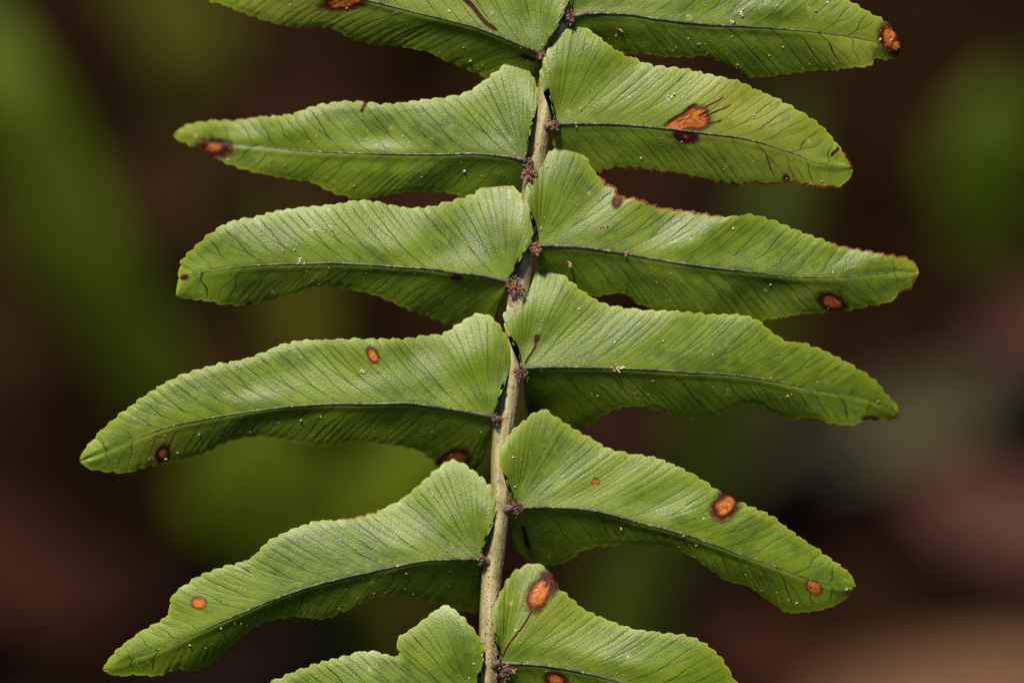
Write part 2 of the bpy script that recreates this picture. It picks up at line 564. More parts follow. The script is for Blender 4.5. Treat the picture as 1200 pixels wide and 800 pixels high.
        for k, q in enumerate(spots):
            if q[0] == 'line':
                _, x0, y0, x1, y1, wd = q
                a_, b_ = np.array([x0, y0]), np.array([x1, y1])
                u_ = np.clip(((P - a_) @ (b_ - a_)) / ((b_ - a_) @ (b_ - a_)), 0, 1)
                bow = np.array([b_[1] - a_[1], a_[0] - b_[0]]) / np.linalg.norm(b_ - a_) * min(2.2, 0.045 * np.linalg.norm(b_ - a_))
                dd = np.linalg.norm(P - (a_ + u_[..., None] * (b_ - a_) + np.sin(u_ * 5.5 + 0.4)[..., None] * bow), axis=-1) / wd
                core = -1.0
            else:
                cx, cy, rx, ry, ang, core = q[:6]
                if len(q) > 6 and q[6] != h: continue
                ca, sa = math.cos(math.radians(ang)), math.sin(math.radians(ang))
                dx, dy = P[..., 0] - cx, P[..., 1] - cy
                dd = np.sqrt(((dx * ca + dy * sa) / rx) ** 2 + ((-dx * sa + dy * ca) / ry) ** 2)
            m = dd < spd
            spd[m] = dd[m]; sid[m] = (k * 2 + (h < 0)) if q[0] != 'line' else -1; soa[m] = core
        rma = np.full(P.shape[:2], 9.0)
        for (hh, x0, x1, wd) in rims:
            if hh == h:
                inn = sstep(x0 - 6, x0 + 6, P[..., 0]) * sstep(x1 + 6, x1 - 6, P[..., 0])
                rma = np.minimum(rma, ed / wd + 4 * (1 - inn))
        yla = np.zeros(P.shape[:2])
        for (x, y, r, a_) in yellow:
            yla = np.maximum(yla, a_ * np.exp(-(((P[..., 0] - x) ** 2 + (P[..., 1] - y) ** 2) / r ** 2)))
        halves.append(dict(W=W, vn=vn + (100 if h < 0 else 0), vv=np.broadcast_to(v[None, :], vn.shape), ed=ed, sp=np.minimum(spd, 4), so=soa, rm=np.minimum(rma, 5), yl=yla, sb=np.broadcast_to(sb, vn.shape), sid=sid, h=h))
    # ----- assemble top and under side
    verts, quads, att, sid_l = [], [], {k: [] for k in ('vn', 'vv', 'ed', 'sp', 'so', 'rm', 'yl', 'sb')}, []
    top_n = 0
    rims_e = []
    for H in halves:
        R, Cc = H['W'].shape[:2]
        idx = top_n + np.arange(R * Cc).reshape(R, Cc)
        q = np.stack([idx[:-1, :-1], idx[1:, :-1], idx[1:, 1:], idx[:-1, 1:]], -1).reshape(-1, 4)
        # make faces look along +NRM
        w = H['W'].reshape(-1, 3)
        qq = q - top_n
        fn = np.cross(w[qq[:, 1]] - w[qq[:, 0]], w[qq[:, 3]] - w[qq[:, 0]]) + np.cross(w[qq[:, 3]] - w[qq[:, 2]], w[qq[:, 1]] - w[qq[:, 2]])
        flip = (fn.sum(0) @ NRM) < 0
        if flip: q = q[:, ::-1]
        verts.append(w); quads.append(q)
        for k in att: att[k].append(np.asarray(H[k]).reshape(-1))
        sid_l.append(H['sid'].reshape(-1))
        rims_e.append((idx[:, -1], flip))
        top_n += R * Cc
    V = np.vstack(verts); Q = np.vstack(quads); SID = np.concatenate(sid_l)
    A = {k: np.concatenate(x) for k, x in att.items()}
    fn = np.cross(V[Q[:, 2]] - V[Q[:, 0]], V[Q[:, 3]] - V[Q[:, 1]])
    N = np.zeros_like(V)
    for k in range(4): np.add.at(N, Q[:, k], fn)
    N /= np.linalg.norm(N, axis=1)[:, None] + 1e-20
    bad = (N @ NRM) < 0.05
    N[bad] = NRM
    Vb = V - N * 0.00016
    VV = np.vstack([V, Vb]); NN = np.vstack([N, -N])
    Qb = Q[:, ::-1] + top_n
    SPall = A['sp']
    fs = np.full(len(Q), -1)
    insp = (SPall[Q] < 1.15).all(1)
    s0 = SID[Q]
    same = (s0 == s0[:, :1]).all(1) & (s0[:, 0] >= 0)
    fs[insp & same] = s0[insp & same, 0]
    rimq = []
    for e, flip in rims_e:
        a_, b_ = e[:-1], e[1:]
        r = np.stack([a_, b_, b_ + top_n, a_ + top_n], -1)
        if not flip: r = r[:, ::-1]
        rimq.append(r)
    A2 = {k: np.concatenate([x, x]) for k, x in A.items()}
    A2['tone'] = np.full(len(VV), tone)

    def part(nm, faces, parent, origin, porigin):
        used = np.unique(faces)
        rem = np.full(len(VV), -1); rem[used] = np.arange(len(used))
        return mesh_obj(nm, VV[used], rem[faces], M_LEAF, parent, origin, porigin, attrs={k: x[used] for k, x in A2.items()}, normals=NN[used])
    # connected pieces of blighted tissue
    lab = np.full(len(V), len(V)); pieces = []
    sel = np.where(fs >= 0)[0]
    if len(sel):
        comp = np.arange(len(V))
        for _ in range(400):
            mn = comp[Q[sel]].min(1)
            new = comp.copy()
            for k in range(4): np.minimum.at(new, Q[sel, k], mn)
            if (new == comp).all(): break
            comp = new
        fc = comp[Q[sel, 0]]
        for c_ in np.unique(fc):
            f_ = sel[fc == c_]
            if len(f_) >= 8: pieces.append(f_)
            else: fs[f_] = -1
    blade_faces = np.vstack([Q[fs < 0], Qb[fs < 0]] + rimq)
    leaf = part('leaflet', blade_faces, frond, base_w, ROOT)
    if label: leaf['label'] = label
    for f_ in pieces:
        cen = V[np.unique(Q[f_])].mean(0)
        part('blight_spot', np.vstack([Q[f_], Qb[f_]]), leaf, cen, base_w)
    # ----- midrib
    mc = catmull(mid, 120)
    tn = np.linspace(0, 1, 120)
    zc = z['z0'] + z.get('arch', 0) * 4 * tn * (1 - tn) + z.get('tip', 0) * tn ** 2 + 0.22 * vnoise(tn * L, seed + 40, 70) * 0.2
    rr = np.interp(tn, [0, 0.1, 0.5, 0.85, 1], [2.4, 1.5, 1.15, 0.5, 0.1]) * U
    keep = tn < z.get('rib', 0.93)
    Vm, Fm = tube(to_world(np.concatenate([mc, (zc + 0.01)[:, None]], 1))[keep], rr[keep] * (1 + 0.10 * vnoise(tn * L, seed, 22))[keep], 8, 0.8)
    mesh_obj('midrib', Vm, Fm, M_RIB, leaf, base_w, base_w)
    # ----- short stalk of the leaflet, running into the main stalk
    j = np.argmin(np.abs(stem_c[:, 1] - (mid[0][1] + 6)))
    sp_ = stem_c[j]
    b0 = np.array([mid[0][0], mid[0][1], z['z0']])
    pth = np.array([b0 * (1 - t) + np.array([sp_[0], sp_[1], sp_[2] + 0.25]) * t for t in np.linspace(-0.15, 0.85, 8)])
    Vs, Fs = tube(to_world(pth), np.linspace(3.6, 5.5, 8) * U, 8)
    mesh_obj('leaflet_stalk', Vs, Fs, M_TUFT_DK if tuft[2] else M_RIB, leaf, base_w, base_w)
    # ----- tuft of chaffy scales
    rx, ry, dk = tuft[:3]
    ox, oy = (tuft[3], tuft[4]) if len(tuft) > 3 else (0, 3)
    g = np.random.default_rng(seed + 900)
    nG = int(26 + rx * ry * 0.9)
    c = g.normal(0, 0.46, (nG, 3)) * np.array([rx, ry, 5.0])
    cc = np.stack([mid[0][0] + ox + c[:, 0], mid[0][1] + oy + c[:, 1], z['z0'] + 0.15 + np.abs(c[:, 2]) * 0.06], 1)
    Vg, Fg = granules(to_world(cc), g.uniform(1.0, 2.3, nG) * U, seed, 1.5)
    mesh_obj('scale_tuft', Vg, Fg, M_TUFT_DK if dk else M_TUFT, leaf, base_w, base_w, smooth=False)
    LEAF_VERTS.append((V[::3], N[::3], A['ed'][::3]))
    return leaf


Zs = dict(z0=0.35, arch=0.7, tip=-0.8, us=0.12, ur=0.012, ls=0.62, lobe=1.1, wave=0.5)


def zz(**k):
    d = dict(Zs); d.update(k); return d


# top pair
build_leaflet('leaflet', [(634, 62), (613, 54), (580, 40), (547, 29), (497, 17), (430, 0), (370, -12), (300, -20), (197, -22)],
              [(642, 54), (655, 25), (665, 4), (667, -12), (655, -40), (620, -60), (560, -72), (480, -78), (400, -78), (320, -68), (250, -46), (208, -30)],
              [(634, 80), (629, 100), (612, 110), (590, 102), (567, 90), (542, 79), (513, 67), (505, 62), (467, 54), (438, 52), (405, 42), (384, 32), (338, 31), (297, 19), (263, 6), (240, -1), (210, -14)],
              zz(tip=-5.0, us=0.05), spots=[(404, 2, 27, 10, -8, .62), ('line', 538, -4, 581, 34, 2.6), ('line', 612, 66, 626, 70, 2.6)],
              yellow=[(310, 5, 95, .6)], tuft=(4, 5, 0), seed=1, tone=.55,
              label='uppermost left leaflet with a dark-ringed spot and a red-brown streak')
build_leaflet('leaflet', [(669, 19), (692, 16), (737, 17), (775, 23), (833, 29), (892, 32), (958, 38), (1017, 47), (1054, 58)],
              [(668, 0), (668, -20), (682, -45), (712, -55), (760, -52), (820, -43), (900, -26), (955, -12), (992, 0), (1017, 14), (1029, 20), (1042, 29), (1052, 46)],
              [(669, 40), (680, 60), (702, 70), (725, 66), (746, 62), (775, 66), (808, 67), (829, 66), (858, 79), (879, 90), (912, 88), (946, 83), (975, 82), (1000, 79), (1020, 77), (1024, 69), (1042, 70), (1052, 66)],
              zz(tip=-1.2, ls=0.5), spots=[(1042, 43, 12, 17, 0, .62), (1050, 53, 9, 13, 0, .5)], yellow=[(1010, 60, 40, .5), (858, 138, 8, .3)], tuft=(5, 6, 1), seed=2, tone=.35,
              label='uppermost right leaflet with a burnt brown tip')
# second pair
build_leaflet('leaflet', [(617, 188), (592, 183), (555, 180), (513, 181), (430, 180), (359, 177), (305, 172), (263, 168), (226, 163), (203, 157)],
              [(620, 172), (622, 150), (630, 112), (628, 98), (617, 79), (605, 69), (580, 85), (563, 98), (542, 110), (513, 115), (472, 120), (447, 122), (409, 119), (380, 122), (359, 128), (338, 135), (309, 137), (276, 141), (242, 142), (217, 148)],
              [(616, 215), (610, 233), (588, 238), (560, 235), (530, 227), (505, 224), (472, 225), (451, 229), (422, 233), (397, 228), (376, 219), (363, 213), (330, 208), (292, 200), (263, 190), (247, 181), (226, 171), (208, 164)],
              zz(tip=-6.5, arch=0.0, us=0.10, ls=0.55, rib=.86), spots=[(251, 173, 21, 11, 4, .40), ('line', 428, 120, 424, 131, 2.0)], yellow=[(225, 158, 40, .3), (240, 180, 35, .35)],
              tuft=(8, 13, 0, 2, 12), seed=3, tone=.3, label='pale second left leaflet with one dark red spot near its tip')
build_leaflet('leaflet', [(650, 145), (704, 145), (742, 147), (775, 150), (808, 154), (842, 158), (871, 162), (900, 170), (933, 181), (958, 191), (1000, 196)],
              [(646, 125), (642, 102), (633, 94), (635, 79), (642, 58), (658, 40), (679, 30), (690, 35), (704, 46), (721, 58), (738, 67), (767, 77), (800, 81), (829, 87), (867, 96), (888, 106), (913, 117), (938, 131), (963, 148), (979, 167), (992, 183)],
              [(648, 165), (655, 186), (675, 200), (690, 207), (704, 204), (721, 198), (746, 198), (767, 201), (796, 204), (825, 210), (846, 215), (867, 217), (883, 214), (900, 217), (921, 214), (942, 217), (963, 220), (983, 219), (996, 208)],
              zz(tip=-0.6, us=0.02, ls=0.42), spots=[(798, 145, 24, 8, -24, .86, 1), (817, 138, 15, 14, 0, .84, 1), (803, 160, 15, 8, 10, .25, -1), ('line', 783, 145, 808, 125, 1.1), ('line', 809, 124, 829, 138, 1.1), ('line', 824, 130, 848, 112, 0.8), ('line', 829, 137, 856, 122, 0.8), ('line', 832, 146, 846, 140, 0.8), ('line', 790, 146, 826, 131, 0.6), (921, 210, 4, 6, 0, .2), ('line', 975, 182, 982, 174, 1.8)],
              rims=[(-1, 690, 985, 2.6), (1, 985, 1002, 2.5)], yellow=[(858, 120, 48, .85), (905, 165, 75, .4), (700, 200, 25, .3)], tuft=(5, 6, 1), seed=4, tone=.55,
              label='right leaflet with a large orange patch on its midrib and browned lower edge')
# third pair
build_leaflet('leaflet', [(597, 330), (567, 323), (530, 319), (505, 315), (472, 313), (430, 310), (388, 308), (359, 309), (317, 310), (288, 312), (255, 317), (230, 322), (206, 346)],
              [(603, 315), (617, 290), (626, 269), (624, 248), (613, 230), (601, 219), (584, 209), (570, 215), (555, 227), (534, 234), (505, 242), (480, 244), (455, 240), (426, 235), (388, 240), (347, 244), (322, 248), (297, 255), (280, 257), (259, 265), (242, 277), (226, 292), (213, 305), (210, 319), (208, 334)],
              [(595, 344), (588, 361), (577, 378), (555, 386), (528, 381), (509, 373), (480, 363), (451, 350), (426, 342), (401, 337), (376, 335), (359, 338), (338, 346), (313, 353), (292, 357), (267, 357), (242, 352), (222, 350), (211, 349)],
              zz(tip=-1.2, us=0.10), spots=[(535, 325, 7, 3.5, 10, .45), (216, 325, 5, 3, -15, .1), (292, 356, 4, 3, 0, .3)], tuft=(8, 13, 0, 6, 5), seed=5, tone=.4,
              yellow=[(330, 325, 18, .35), (612, 262, 18, .3)], label='left leaflet with blunt drooping tip and a straight dark midrib')
build_leaflet('leaflet', [(628, 288), (658, 288), (693, 291), (732, 297), (771, 304), (810, 310), (849, 315), (892, 320), (927, 324), (961, 325), (996, 324), (1035, 320), (1077, 319)],
              [(627, 273), (624, 255), (618, 231), (619, 212), (628, 195), (645, 177), (667, 170), (684, 182), (697, 201), (708, 212), (722, 221), (726, 230), (740, 232), (753, 234), (771, 242), (792, 245), (818, 249), (849, 254), (879, 252), (901, 257), (927, 267), (957, 279), (983, 287), (1013, 293), (1039, 298), (1061, 301), (1073, 309)],
              [(629, 305), (636, 325), (655, 342), (680, 349), (703, 346), (732, 344), (747, 355), (766, 362), (790, 368), (830, 374), (870, 377), (901, 374), (920, 371), (940, 368), (970, 366), (996, 363), (1018, 358), (1044, 353), (1054, 343), (1068, 338)],
              zz(tip=-1.6, us=0.07, ls=0.55), spots=[(975, 354, 18, 10, 20, .60), (724, 235, 6, 10, 20, .25)], rims=[(1, 700, 850, 2.7), (1, 970, 1078, 1.7), (-1, 1050, 1078, 2.4)],
              yellow=[(1062, 306, 20, .5), (735, 240, 22, .35), (955, 350, 25, .3)], tuft=(6, 8, 0, 0, 4), seed=6, tone=.3, label='long right leaflet with torn brown upper edge and an orange spot near its tip')
# fourth pair
build_leaflet('leaflet', [(579, 488), (547, 482), (509, 476), (477, 472), (435, 473), (388, 473), (341, 476), (299, 481), (267, 486), (234, 492), (206, 498), (180, 506), (150, 518), (122, 530), (94, 540)],
              [(584, 471), (593, 443), (600, 415), (593, 394), (584, 380), (575, 371), (558, 368), (540, 378), (519, 391), (500, 393), (472, 397), (435, 397), (388, 398), (355, 399), (327, 405), (304, 415), (281, 422), (253, 427), (225, 435), (197, 447), (169, 464), (141, 485), (117, 506), (103, 522), (95, 533)],
              [(577, 499), (572, 523), (561, 544), (548, 553), (528, 552), (512, 544), (495, 530), (472, 523), (435, 519), (407, 518), (379, 522), (351, 519), (323, 513), (295, 511), (267, 517), (239, 530), (211, 539), (178, 545), (150, 553), (122, 552), (103, 548)],
              zz(tip=-1.5, us=0.10, ls=0.72, arch=0.9, rib=.88), spots=[(437, 416, 6.5, 10, -30, .74), (191, 531, 8, 11, 25, .5), (531, 541, 21, 13, -25, .72)],
              yellow=[(190, 520, 26, .5), (545, 545, 30, .35)], tuft=(4, 6, 1, 2, 2), seed=7, tone=.45, label='long arching left leaflet with three small orange spots')
build_leaflet('leaflet', [(610, 432), (629, 430), (673, 430), (720, 431), (764, 433), (807, 436), (846, 438), (889, 443), (928, 451), (963, 458), (998, 464), (1028, 473), (1053, 486)],
              [(608, 421), (605, 404), (595, 387), (590, 371), (601, 350), (621, 326), (642, 310), (660, 322), (677, 337), (703, 354), (733, 361), (764, 364), (794, 365), (829, 368), (863, 369), (885, 374), (907, 391), (924, 401), (941, 402), (972, 414), (1002, 430), (1024, 445), (1037, 460), (1049, 473)],
              [(614, 447), (616, 473), (622, 492), (638, 503), (660, 507), (681, 504), (699, 491), (725, 478), (751, 475), (772, 480), (794, 487), (816, 491), (842, 486), (872, 475), (894, 475), (907, 484), (928, 491), (950, 488), (972, 495), (998, 498), (1015, 492), (1037, 493), (1049, 490)],
              zz(tip=-5.5, us=0.10, ls=0.72, arch=1.0, rib=.9), spots=[(629, 397, 3.5, 5.5, 10, .3), ('line', 627, 404, 616, 427, 1.3), (1020, 491, 9, 4, 0, .15)],
              rims=[(-1, 1036, 1056, 2.0)], tuft=(8, 9, 1, 0, 6), seed=8, tone=.35, label='broad right leaflet with curled-down lower half and pointed soft tip')
# fifth pair
build_leaflet('leaflet', [(563, 654), (532, 655), (496, 657), (460, 664), (415, 674), (370, 685), (325, 700), (280, 719), (235, 739), (190, 759), (154, 772), (120, 785)],
              [(568, 638), (577, 611), (581, 588), (577, 573), (559, 555), (532, 539), (514, 548), (496, 564), (469, 586), (446, 597), (415, 606), (392, 609), (370, 611), (343, 620), (316, 633), (293, 654), (266, 663), (235, 674), (208, 692), (200, 703), (195, 722), (167, 739), (140, 759), (124, 777)],
              [(563, 665), (563, 692), (562, 711), (550, 717), (523, 710), (505, 705), (482, 700), (455, 697), (433, 701), (406, 714), (379, 724), (343, 722), (311, 728), (289, 741), (266, 759), (248, 775), (226, 786), (208, 783), (185, 791), (158, 790), (136, 791)],
              zz(tip=-1.6, us=0.14, ls=0.75, arch=0.9, rib=.9), spots=[(233, 706, 8.5, 6.5, 5, .95)], rims=[(1, 395, 450, 1.8)], tuft=(3, 6, 1, 2, 2), seed=9, tone=.3,
              label='left leaflet with a single pale orange eye near its tip')
build_leaflet('leaflet', [(602, 594), (644, 594), (682, 596), (715, 602), (748, 612), (782, 620), (815, 630), (848, 642), (882, 654), (915, 666), (948, 678), (978, 686), (1003, 687)],
              [(598, 582), (594, 562), (586, 537), (592, 516), (611, 495), (636, 480), (652, 489), (677, 505), (694, 514), (715, 526), (740, 532), (763, 535), (786, 543), (811, 555), (832, 568), (844, 576), (869, 589), (902, 603), (927, 622), (952, 639), (977, 657), (996, 672)],
              [(598, 607), (602, 632), (615, 653), (640, 662), (665, 657), (686, 643), (707, 639), (748, 639), (782, 641), (807, 649), (832, 666), (852, 680), (873, 685), (890, 695), (907, 707), (923, 717), (948, 716), (973, 711), (994, 699)],
              zz(tip=-1.4, us=0.08, ls=0.78, arch=1.0), spots=[(850, 592, 14, 20, 35, .60), (954, 688, 10, 7, 35, .92), (698, 564, 4.5, 4.5, 0, .9), ('line', 612, 618, 620, 640, 2.0)],
              tuft=(8, 8, 1, 2, 0), seed=10, tone=.42, label='right leaflet with a black-ringed orange spot on its upper edge')
# bottom pair
build_leaflet('leaflet', [(556, 815), (500, 820), (430, 825), (350, 838), (260, 860), (150, 890)],
              [(560, 795), (566, 768), (563, 750), (550, 732), (536, 717), (521, 709), (500, 723), (482, 737), (466, 748), (467, 760), (467, 769), (455, 767), (433, 762), (406, 768), (379, 775), (352, 784), (316, 799), (240, 830), (180, 865)],
              [(555, 840), (540, 868), (500, 875), (430, 868), (350, 876), (260, 892), (190, 900)],
              zz(tip=-1.5, us=0.08), tuft=(5, 6, 0), seed=11, tone=.3, label='lowest left leaflet with a notch torn in its upper edge')
build_leaflet('leaflet', [(586, 776), (623, 778), (657, 782), (690, 789), (723, 797), (790, 815), (860, 840), (930, 872)],
              [(584, 758), (578, 728), (578, 714), (586, 695), (602, 670), (627, 660), (644, 670), (655, 689), (665, 697), (682, 712), (707, 724), (736, 735), (773, 741), (807, 745), (828, 755), (848, 774), (863, 799), (892, 830), (916, 856)],
              [(584, 795), (585, 818), (602, 840), (640, 845), (700, 838), (770, 850), (850, 872), (905, 878)],
              zz(tip=-1.2, us=0.08, ls=0.5), spots=[(632, 695, 13, 22, 25, .74), (645, 680, 10, 14, -30, .1), ('line', 622, 714, 590, 770, 1.0), (652, 796, 15, 9, 10, .6, -1)],
              yellow=[(640, 705, 30, .4)], tuft=(7, 8, 1, 6, 10), seed=12, tone=.4, label='lowest right leaflet with a glowing orange oval spot in its base lobe')


# leaflets that continue the frond just above and below
def shifted(pts, dx, dy, k):
    bx, by = pts[0]
    return [(bx + dx + (x - bx) * k, by + dy + (y - by) * k) for x, y in pts]


def more(mid, up, lo, dx, dy, k, seed):
    A_ = [mid[0]]
    f = lambda P: shifted(A_ + list(P), dx, dy, k)[1:]
    build_leaflet('leaflet', shifted(mid, dx, dy, k), f(up), f(lo), zz(tip=-1.5), seed=seed, tone=.4)


RM = [(610, 432), (673, 430), (764, 433), (846, 438), (928, 451), (998, 464), (1053, 486)]
RU = [(605, 404), (590, 371), (601, 350), (642, 310), (677, 337), (733, 361), (829, 368), (907, 391), (972, 414), (1024, 445)]
RL = [(616, 473), (638, 503), (681, 504), (725, 478), (794, 487), (872, 475), (928, 491), (998, 498)]
LM = [(563, 654), (496, 657), (415, 674), (325, 700), (235, 739), (120, 785)]
LU = [(577, 611), (577, 573), (532, 539), (496, 564), (446, 597), (370, 611), (293, 654), (208, 692), (140, 759)]
LO = [(563, 692), (550, 717), (505, 705), (433, 701), (343, 722), (266, 759), (185, 791)]
more(RM, RU, RL, 83, -575, .92, 21)
more(LM, LU, LO, 102, -840, .9, 22)
more(RM, RU, RL, 93, -715, .85, 23)
more(RM, RU, RL, -38, 540, .95, 24)
more(LM, LU, LO, -2, 330, .95, 25)

# ---------------------------------------------------------------- brown scales clinging to the stalk
def stalk_scales():
    g = np.random.default_rng(77)
    C, S = [], []
    ys = np.r_[g.uniform(280, 360, 60), g.uniform(430, 520, 80), g.uniform(560, 800, 330), g.uniform(140, 280, 30)]
    for y in ys:
        c = np.array([np.interp(y, stem_c[:, 1], stem_c[:, k]) for k in range(3)])
        a = g.normal(0.55, 0.75)
        a = np.clip(a, -1.5, 1.5)
        C.append((c[0] + 11.8 * math.sin(a), y, c[2] + 1.14 * math.cos(a)))
        S.append(g.uniform(0.5, 1.4) * U)
    V, F = granules(to_world(np.array(C)), S, 5, 1.6)
    o = mesh_obj('stalk_scale', V, F, M_TUFT, frond, ROOT, ROOT, smooth=False)
    o['kind'] = 'stuff'


stalk_scales()

# ---------------------------------------------------------------- dust grains on the leaflets
M_DUST = simple_mat('dust_grain', (0.40, 0.30, 0.17), (0.62, 0.52, 0.36), 900, 0.6, (0.34, 0.14, 0.06), 700, 0.2, 1e-5, 0.6)


def dust():
    g = np.random.default_rng(5)
    C, S = [], []
    for V, N, ed in LEAF_VERTS[:12]:
        ok = np.where(ed > 3)[0]
        for i in g.choice(ok, 80):
            s = 0.45 + g.exponential(0.42)
            s = min(s, 1.9) * U
            C.append(V[i] + N[i] * s * 0.3); S.append(s)
    V, F = granules(np.array(C), S, 6, 1.3)
    o = mesh_obj('dust_grain', V, F, M_DUST, smooth=False)
    tag(o, 'tan dust and soil grains sprinkled over the fern leaflets', 'dust', kind='stuff')


dust()

# ---------------------------------------------------------------- crumbs big enough to pick out
ALLV = np.vstack([q[0] for q in LEAF_VERTS[:12]]); ALLN = np.vstack([q[1] for q in LEAF_VERTS[:12]])
M_CRUMB = simple_mat('soil_crumb', (0.30, 0.15, 0.075), (0.55, 0.36, 0.22), 2500, 0.7, (0.10, 0.04, 0.02), 3000, 0.3, 3e-5, 0.5)
M_PALE = simple_mat('pale_crumb', (0.55, 0.42, 0.28), (0.70, 0.60, 0.44), 2500, 0.7, (0.40, 0.24, 0.14), 3000, 0.3, 3e-5, 0.5)


def crumb(x, y, w, h, ang, n, mat, label, seed):
    rel = ALLV - FC
    dz = rel @ NRM
    k = DIST / (DIST - dz)
    d2 = (rel @ RIGHT * k / U + 600 - x) ** 2 + (400 - rel @ UPV * k / U - y) ** 2
    i = np.where(d2 < 25)[0]
    i = i[np.argmax(dz[i])] if len(i) else np.argmin(d2)
    o, nn = ALLV[i], ALLN[i]
    g = np.random.default_rng(seed)
    q = g.normal(0, 0.42, (n, 2)) * (w, h)
    ca, sa = math.cos(math.radians(ang)), math.sin(math.radians(ang))
    C = [o + (a * ca - b * sa) * U * RIGHT - (a * sa + b * ca) * U * UPV + nn * U * g.uniform(0.2, 1.4) for a, b in q]
    V, F = granules(np.array(C), g.uniform(1.0, 2.2, n) * U, seed, 1.2)
    ob = mesh_obj('soil_crumb', V, F, mat, origin=o, smooth=False)
    tag(ob, label, 'crumb', 'crumbs lying on the leaflets')


crumb(868, 12, 3, 8, 15, 12, M_PALE, 'pale upright crumb near the middle of the burnt-tipped leaflet', 1)
crumb(862, 27, 7, 3, -10, 9, M_PALE, 'tan flat crumb on the midrib of the burnt-tipped leaflet', 2)
crumb(728, 39, 6, 5, 30, 10, M_CRUMB, 'brown crumb on the shaded half of the burnt-tipped leaflet', 3)
crumb(783, 111, 7, 4, -35, 10, M_PALE, 'tan crumb above the large orange patch', 4)
crumb(352, 301, 5, 4, 0, 9, M_PALE, 'pale crumb on the midrib of the blunt-tipped leaflet', 5)
crumb(668, 309, 3, 6, 15, 9, M_CRUMB, 'red-brown crumb on the shaded half of the torn-edged leaflet', 6)
crumb(736, 293, 4, 4, 20, 8, M_CRUMB, 'brown crumb on the midrib of the torn-edged leaflet', 7)
crumb(709, 260, 6, 3, -20, 8, M_CRUMB, 'brown crumb on the lit half of the torn-edged leaflet', 8)
crumb(725, 427, 9, 4, 0, 14, M_PALE, 'tan smear of soil on the midrib of the broad right leaflet', 9)
crumb(427, 434, 3, 3, 0, 6, M_PALE, 'pale grain beside an orange spot on the long arching leaflet', 10)
crumb(604, 789, 9, 5, -20, 14, M_CRUMB, 'brown crumbly clod under the lowest right midrib', 11)

# ---------------------------------------------------------------- undergrowth behind (all far out of focus)
def fm(x, y, z):
    """frond frame in mm (x right, y up, z towards the viewer) -> metres"""
    return FC + x * 1e-3 * RIGHT + y * 1e-3 * UPV + z * 1e-3 * NRM


def blade_mesh(path, width, fold=0.25, across=None, n=28, thick=0.0004):
    """strap or lance leaf along a 3-D path with a folded midrib and real thickness"""
    P = catmull(path, n)
    T = np.gradient(P, axis=0); T /= np.linalg.norm(T, axis=1)[:, None]
    if across is None: across = RIGHT
    S = np.broadcast_to(across, P.shape) - (T @ np.asarray(across))[:, None] * T
    S = S / np.linalg.norm(S, axis=1)[:, None]
    Nn = np.cross(S, T)
    Nn *= np.sign(Nn @ NRM)[:, None] + (np.sign(Nn @ NRM) == 0)[:, None]
    t = np.linspace(0, 1, n)
    w = np.interp(t, np.linspace(0, 1, len(width)), width) * 0.5
    cols = np.linspace(-1, 1, 9)
    V = P[:, None, :] + (w[:, None] * cols[None, :])[..., None] * S[:, None, :] - (fold * w[:, None] * np.abs(cols)[None, :] ** 1.3)[..., None] * Nn[:, None, :]
    V = V + (0.0012 * np.sin(t * 19)[:, None] * np.abs(cols)[None, :])[..., None] * Nn[:, None, :]
    top = V.reshape(-1, 3)
    bot = (V - Nn[:, None, :] * thick).reshape(-1, 3)
    m = len(cols)
    F = []
    for i in range(n - 1):
        for j in range(m - 1):
            q = (i * m + j, i * m + j + 1, (i + 1) * m + j + 1, (i + 1) * m + j)
            F.append(q); F.append(tuple(k + n * m for k in q[::-1]))
        for j in (0, m - 1):
            F.append((i * m + j, (i + 1) * m + j, (i + 1) * m + j + n * m, i * m + j + n * m))
    return np.vstack([top, bot]), F


M_GREEN = simple_mat('undergrowth_leaf', (0.040, 0.064, 0.002), (0.072, 0.102, 0.004), 60, 0.55, None, None, 0.2, 5e-4, 0.08, 0.15)
M_BRIGHT = simple_mat('seedling_leaf', (0.055, 0.078, 0.002), (0.092, 0.122, 0.004), 60, 0.55, None, None, 0.2, 5e-4, 0.08, 0.15)
M_DEEP = simple_mat('deep_green_leaf', (0.020, 0.031, 0.002), (0.036, 0.050, 0.003), 60, 0.6, None, None, 0.2, 5e-4, 0.05, 0.15)
M_OLIVE = simple_mat('olive_leaf', (0.046, 0.046, 0.004), (0.074, 0.070, 0.006), 60, 0.65, None, None, 0.2, 5e-4, 0.05, 0.15)


def plant(name, label, cat, root, blades, mat, group=None):
    root = np.array(root, float)
    e = empty(name, root)
    tag(e, label, cat, group)
    for path, width, fold, across in blades:
        pts = [np.asarray(q, float) for q in path]
        V, F = blade_mesh(pts, np.array(width) * 1e-3, fold, across)
        mesh_obj('leaf_blade', V, F, mat, e, root, root)
        # petiole down to the root
        a = pts[0]; 
        mid_ = (a + root) / 2 + np.array([0, 0.01, 0.0])
        Vs, Fs = tube(catmull([root - np.array([0, 0, 0.01]), mid_, a], 14), np.linspace(0.0016, 0.001, 14), 8)
        mesh_obj('leaf_stem', Vs, Fs, mat, e, root, root)
    return e


def px(x, y, z):
    """leaf position as offsets measured in the frond frame, scaled to its depth z (mm)"""
    k = (DIST * 1000 - z) / (DIST * 1000)
    return fm((x - 600) * 0.1 * k, (400 - y) * 0.1 * k, z)


